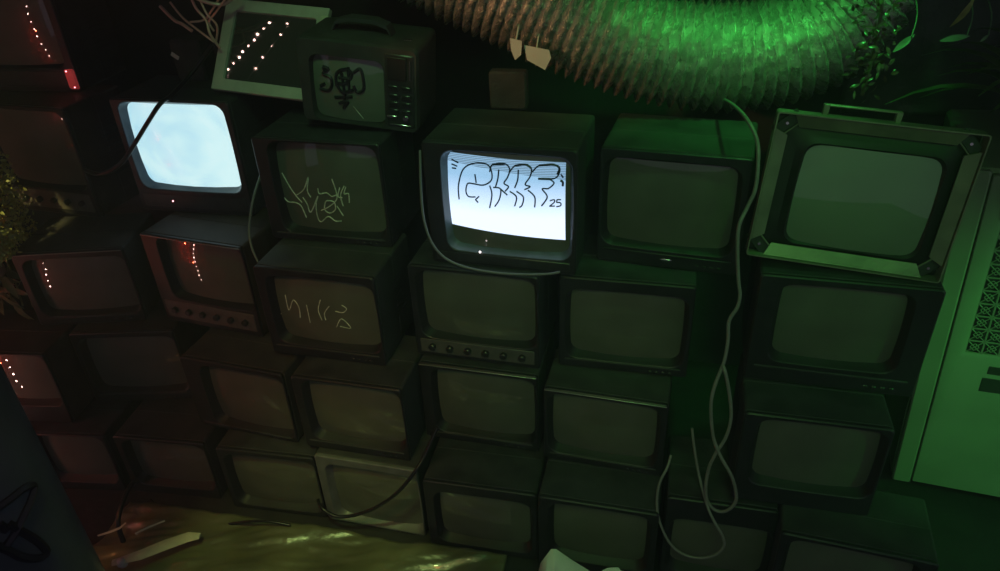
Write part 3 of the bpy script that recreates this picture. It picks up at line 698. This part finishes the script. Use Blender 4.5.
# ------------------------------------------------------------------ bottom front
mb = MB(); rows = []
NX, NY = 150, 44
for i in range(NX+1):
    u = i/NX; row = []
    x_ = -2.05+1.62*u
    for j in range(NY+1):
        v = j/NY; y_ = 1.27+.50*v
        f = noise.noise(Vector((x_*2.2+y_*2.4, y_*9-x_*3.0, 0)))*.045+abs(noise.noise(Vector((x_*5+y_*3, y_*26-x_*8, 4))))*.022
        row.append((x_, y_+.01*noise.noise(Vector((x_*9, 0, 1))), .055+f*(1-.4*v)))
    rows.append(row)
mb.loft(rows, False, False, closed=False)
o = mb.build('plastic_sheet', 'sheet', None, 80); tag(o, 'crinkled shiny yellow-green plastic sheet on the floor in front of the stacks', 'plastic sheet')
sm = o.modifiers.new('thick', 'SOLIDIFY'); sm.thickness = .002
def strip(name, L, wd, m, label, cat, z0=.10):
    mb = MB(); P = [atz(a, b, z) for a, b, z in L]; lo = []
    for i, p in enumerate(P):
        t = (P[min(i+1,len(P)-1)]-P[max(i-1,0)]).normalized(); s = Vector((-t.y, t.x, 0)).normalized(); ww = wd[i]/2
        lo.append([p-s*ww, p+Vector((0,0,.006)), p+s*ww, p-Vector((0,0,.003))])
    mb.loft(lo); o = mb.build(name, m, None, 60); tag(o, label, cat); return o
strip('plastic_strip', [(112,563,.11),(140,555,.11),(165,545,.11),(188,537,.11),(200,536,.11)], [.03,.05,.055,.05,.03], 'sheetedge', 'pale flat plastic strip lying on the crinkled sheet', 'strip')
strip('plastic_strip', [(98,536,.10),(110,532,.105),(120,528,.11),(126,523,.12)], [.004,.012,.012,.004], 'sheetedge', 'small thin pale sliver by the foot of the blue pillar', 'strip')
strip('plastic_strip', [(135,534,.10),(147,528,.105),(165,521,.105)], [.006,.010,.004], 'sheetedge', 'short narrow pale strip above the flat wide one', 'strip')
mb = MB(); p = atz(122, 563, .1); mb.ball(p, .022, 12, 8, (1, .8, 1)); o = mb.build('pebble', 'paper', None, 60); tag(o, 'pinkish-white pebble beside the black cable at the bottom left', 'pebble')
# folded paper
mb = MB()
tip = aty(553, 548, 1.60); L_ = [aty(a, b, y) for a, b, y in ((539,571,1.58),(541,563,1.585),(548,553,1.59),(551,549,1.60),(556,549,1.60),(572,560,1.61),(590,571,1.60))]
def pj(p, z): return Vector((p.x, p.y, z))
base = [pj(p, .01) for p in L_]
ridge = [p+Vector((.0, -.05, -.06)) for p in L_]
mb.loft([L_, ridge, [p+Vector((0,-.03,0)) for p in base]], False, False, closed=False)
o = mb.build('folded_paper', 'paper', None, 25); sm = o.modifiers.new('thick', 'SOLIDIFY'); sm.thickness = .002
tag(o, 'folded pale green-lit paper at the bottom centre', 'paper')
mb = MB(); L_ = [aty(a, b, y) for a, b, y in ((592,573,1.57),(600,570,1.58),(608,569,1.58),(613,566.5,1.585),(617,568,1.58),(622,570,1.58),(630,573,1.57))]
rows = []
for z_ in (0, .33, .66, 1): rows.append([Vector((p.x+.004*math.sin(i*2+z_*5), p.y-.03*z_+.004*math.cos(i*3), p.z*(1-z_)+.012*z_)) for i, p in enumerate(L_)])
mb.loft(rows, False, False, closed=False)
o = mb.build('crumpled_tissue', 'paper', None, 40); sm = o.modifiers.new('thick', 'SOLIDIFY'); sm.thickness = .002
tag(o, 'crumpled greyish tissue at the bottom edge beside the folded paper', 'tissue')
# pillar with marker scribble
pc = Vector((-1.70, 1.02, 0)); pr = .205
mb = MB(); SG = 64
mb.loft([[(pr*k*math.cos(2*PI*j/SG), pr*k*math.sin(2*PI*j/SG), z) for j in range(SG)] for z, k in ((0,1.06),(.10,1.06),(.11,1.0),(.5,1.0),(.9,1.002),(1.3,1.0),(1.7,1),(2.1,1.0),(2.6,1.0))])
pil = mb.build('pillar', 'pillar', None, 60); pil.location = pc
tag(pil, 'round dark blue pillar with black marker scribble at the lower left corner', 'pillar')
def cyl_hit(px, py, r):
    d = ray(px, py); o = EYE-pc; a = d.x*d.x+d.y*d.y; b = 2*(o.x*d.x+o.y*d.y); c = o.x*o.x+o.y*o.y-r*r; D_ = b*b-4*a*c
    if D_ < 0: D_ = 0
    t = (-b-math.sqrt(D_))/(2*a); return o+d*t
mb = MB()
for st in ([(-4,508),(8,500),(22,489),(33,486),(30,500),(24,513),(16,530),(6,545)],[(8,524),(20,531),(34,539),(44,548),(46,554),(38,558),(22,557),(8,550),(-4,545)],[(-2,524),(6,530)]):
    mb.tube([cyl_hit(a, b, pr+.0005) for a, b in st], .0115, 6)
o = mb.build('marker_scribble', 'marker', pil)
# ------------------------------------------------------------------ fairy lights that the glass mirrors (they hang beside the viewer)
def fairy(path_, label, sp=.045, bs=1):
    P = [Vector(p) for p in path_]; fine = [cat(P, i/400) for i in range(401)]
    e = empty('string_of_lights', Matrix.Translation(P[0])); tag(e, label, 'string lights')
    inv = e.matrix_world.inverted()
    mb = MB(); mb.tube([inv @ fine[i] for i in range(0, 401, 8)], .0025, 5, smooth=False); mb.build('wire', 'cable_k', e)
    d = 0; n = 0
    for i in range(1, 401):
        d += (fine[i]-fine[i-1]).length
        if d > (sp if fine[i].z < .95 or sp < .06 or fine[i].z > 2.1 else sp*1.3) and n < 60:
            d = 0; n += 1; mb = MB(); mb.ball(inv @ (fine[i]+Vector((.006*math.sin(n*2.1), .004, .0))), (.007 if n % 3 else .0052)*bs, 8, 6); mb.build('bulb', 'bulb', e)
fairy([(-3.0,1.5,1.9),(-3.0,1.52,1.5),(-2.97,1.5,1.1),(-2.89,1.33,.72),(-2.92,1.40,.44),(-2.91,1.5,.15),(-2.9,1.5,.03)], 'string of warm fairy lights hanging at the far left, mirrored in the leftmost screens', .068)
def frame_pt(px, py, d):
    q = mwL @ hit(mwL, px, py, .010); n = (mwL.to_3x3() @ Vector((0,-1,0))).normalized(); v = (q-EYE).normalized(); return q+(v-2*v.dot(n)*n)*d
fairy([frame_pt(220,82,1.5), frame_pt(233,65,1.5), frame_pt(250,45,1.5), frame_pt(270,22,1.5)], 'string of fairy lights hung overhead, mirrored in the leaning framed glass', .042, .7)
fairy([frame_pt(247,80,1.7), frame_pt(262,60,1.7), frame_pt(290,22,1.7)], 'second overhead string of fairy lights, mirrored faintly in the framed glass', .08, .5)
mb = MB(); rows = []  # red cloth added out of view so the left screens mirror a red glow
for i in range(40):
    u = i/39; rows.append([(-3.12+.03*math.sin(u*40), .95+.95*u, z) for z in (0.01, .6, 1.2, 1.9)])
mb.loft(rows, False, False, closed=False); o = mb.build('red_reflection_cloth', 'redcloth', None, 80); sm = o.modifiers.new('thick', 'SOLIDIFY'); sm.thickness = .003
tag(o, 'unseen red pleated cloth added behind the fairy lights to redden the screen reflections', 'reflection panel')
# ------------------------------------------------------------------ setting
def struct(name, mb, m): o = mb.build(name, m, None); o['kind'] = 'structure'; return o
mb = MB(); mb.add([(-4.5,-6,0),(3.5,-6,0),(3.5,3.3,0),(-4.5,3.3,0)], [(0,1,2,3)]); mb.add([(-4.5,-6,-.05),(3.5,-6,-.05),(3.5,3.3,-.05),(-4.5,3.3,-.05)], [(3,2,1,0)]); struct('floor', mb, 'floor')
mb = MB(); mb.box(-.5, 3.2, 1.7, 8, .1, 3.4, .001); struct('wall_back', mb, 'wallm')
mb = MB(); mb.box(-.5, 1.2, 3.45, 8, 4.2, .1, .001); struct('ceiling', mb, 'wallm')
mb = MB(); mb.box(-3.6, 1.2, 1.7, .1, 4, 3.4, .001); struct('wall_left', mb, 'wallm')
# ------------------------------------------------------------------ lights
def light(name, typ, loc, target, power, col, size=.2, spot=60, blend=.5):
    l = bpy.data.lights.new(name, typ); l.energy = power; l.color = col
    if typ == 'AREA': l.size = size
    else: l.shadow_soft_size = size
    if typ == 'SPOT': l.spot_size = math.radians(spot); l.spot_blend = blend
    o = bpy.data.objects.new(name, l); C.objects.link(o); o.location = loc
    o.rotation_euler = (Vector(target)-Vector(loc)).to_track_quat('-Z', 'Y').to_euler(); return o
light('green_spot', 'SPOT', (.55, 2.1, 2.75), (.35, 2.6, 1.8), 42, (.06,1,.13), .03, 66, .9)
light('green_flood', 'SPOT', (2.7, .7, 1.9), (1.30, 2.35, .55), 125, (.08,1,.13), .15, 40, .9)
light('green_top', 'SPOT', (.5, 1.5, 3.2), (.0, 2.3, 1.3), 18, (.25,1,.28), .12, 58, .9)
light('green_left', 'SPOT', (-.8, 1.2, 3.0), (-1.1, 2.35, 1.6), 24, (.35,1,.35), .12, 46, .9)
light('green_front', 'SPOT', (.3, -.4, 2.9), (.1, 2.1, 1.0), 34, (.28,1,.20), .2, 52, .9)
light('warm_side', 'SPOT', (-2.2, .9, 2.4), (-.05, 2.6, 1.85), 90, (1,.45,.2), .03, 24, .8)
for q in (.3, .6, 1.0, 1.5): light('red_glow', 'POINT', (-3.03, 1.42, q), (0,0,0), .7, (1,.10,.04), .008)
light('indicator_glow', 'POINT', (-2.40, 2.55, 1.60), (0,0,0), .02, (1,.1,.08), .01)
light('monitor_green', 'SPOT', (1.3, .2, 2.9), (.62, 2.06, 1.45), 25, (.08,1,.12), .1, 20, .9)
light('yellow_lamp', 'SPOT', (-2.35, .8, 2.4), (-2.56, 2.05, 1.27), 190, (1,.85,.28), .02, 11.5, .5)
light('orange_glow', 'SPOT', (-1.05, .2, 2.9), (-1.30, 1.9, .45), 38, (1,.38,.12), .2, 34, .9)
light('olive_glow', 'SPOT', (-.5, .1, 2.9), (-.55, 1.9, .45), 20, (.85,1,.35), .2, 46, .9)
light('orange_floor', 'SPOT', (-1.9, .6, 2.9), (-1.62, 1.42, .05), 60, (1,.40,.12), .05, 22, .8)
light('green_floor', 'SPOT', (-1.1, .7, 2.9), (-1.2, 1.55, .05), 80, (.6,1,.28), .05, 26, .8)
light('paper_light', 'SPOT', (-.1, .6, 2.9), (-.2, 1.6, .2), 24, (.35,1,.3), .04, 14, .8)
hz = MB(); hz.add([(x_,y_,z_) for z_ in (.0,3.38) for x_, y_ in ((-3.5,-3),(3.3,-3),(3.3,3.14),(-3.5,3.14))], [(0,1,2,3),(4,5,6,7),(0,1,5,4),(1,2,6,5),(2,3,7,6),(3,0,4,7)])  # scatter volume added to lift the blacks and spread the screens' glow
hm = bpy.data.materials.new('black_lift_haze'); hm.use_nodes = True; nt = hm.node_tree; nt.nodes.clear()
vo = nt.nodes.new('ShaderNodeVolumeScatter'); vo.inputs['Density'].default_value = .024; vo.inputs['Color'].default_value = (.9,.9,1,1); vo.inputs['Anisotropy'].default_value = .3
oo = nt.nodes.new('ShaderNodeOutputMaterial'); nt.links.new(vo.outputs[0], oo.inputs['Volume'])
ho = hz.build('haze', hm, None); ho['kind'] = 'stuff'; ho['label'] = 'thin haze added to lift the dark tones of the room'; ho['category'] = 'haze'
w = bpy.data.worlds.new('world'); bpy.context.scene.world = w; w.use_nodes = True
w.node_tree.nodes['Background'].inputs[0].default_value = (1.0,.88,1.22,1); w.node_tree.nodes['Background'].inputs[1].default_value = .095
bpy.context.scene.cycles.sample_clamp_indirect = 60
vs = bpy.context.scene.view_settings; vs.view_transform = 'Standard'; vs.look = 'None'; vs.gamma = 1; vs.exposure = 0; vs.use_curve_mapping = False
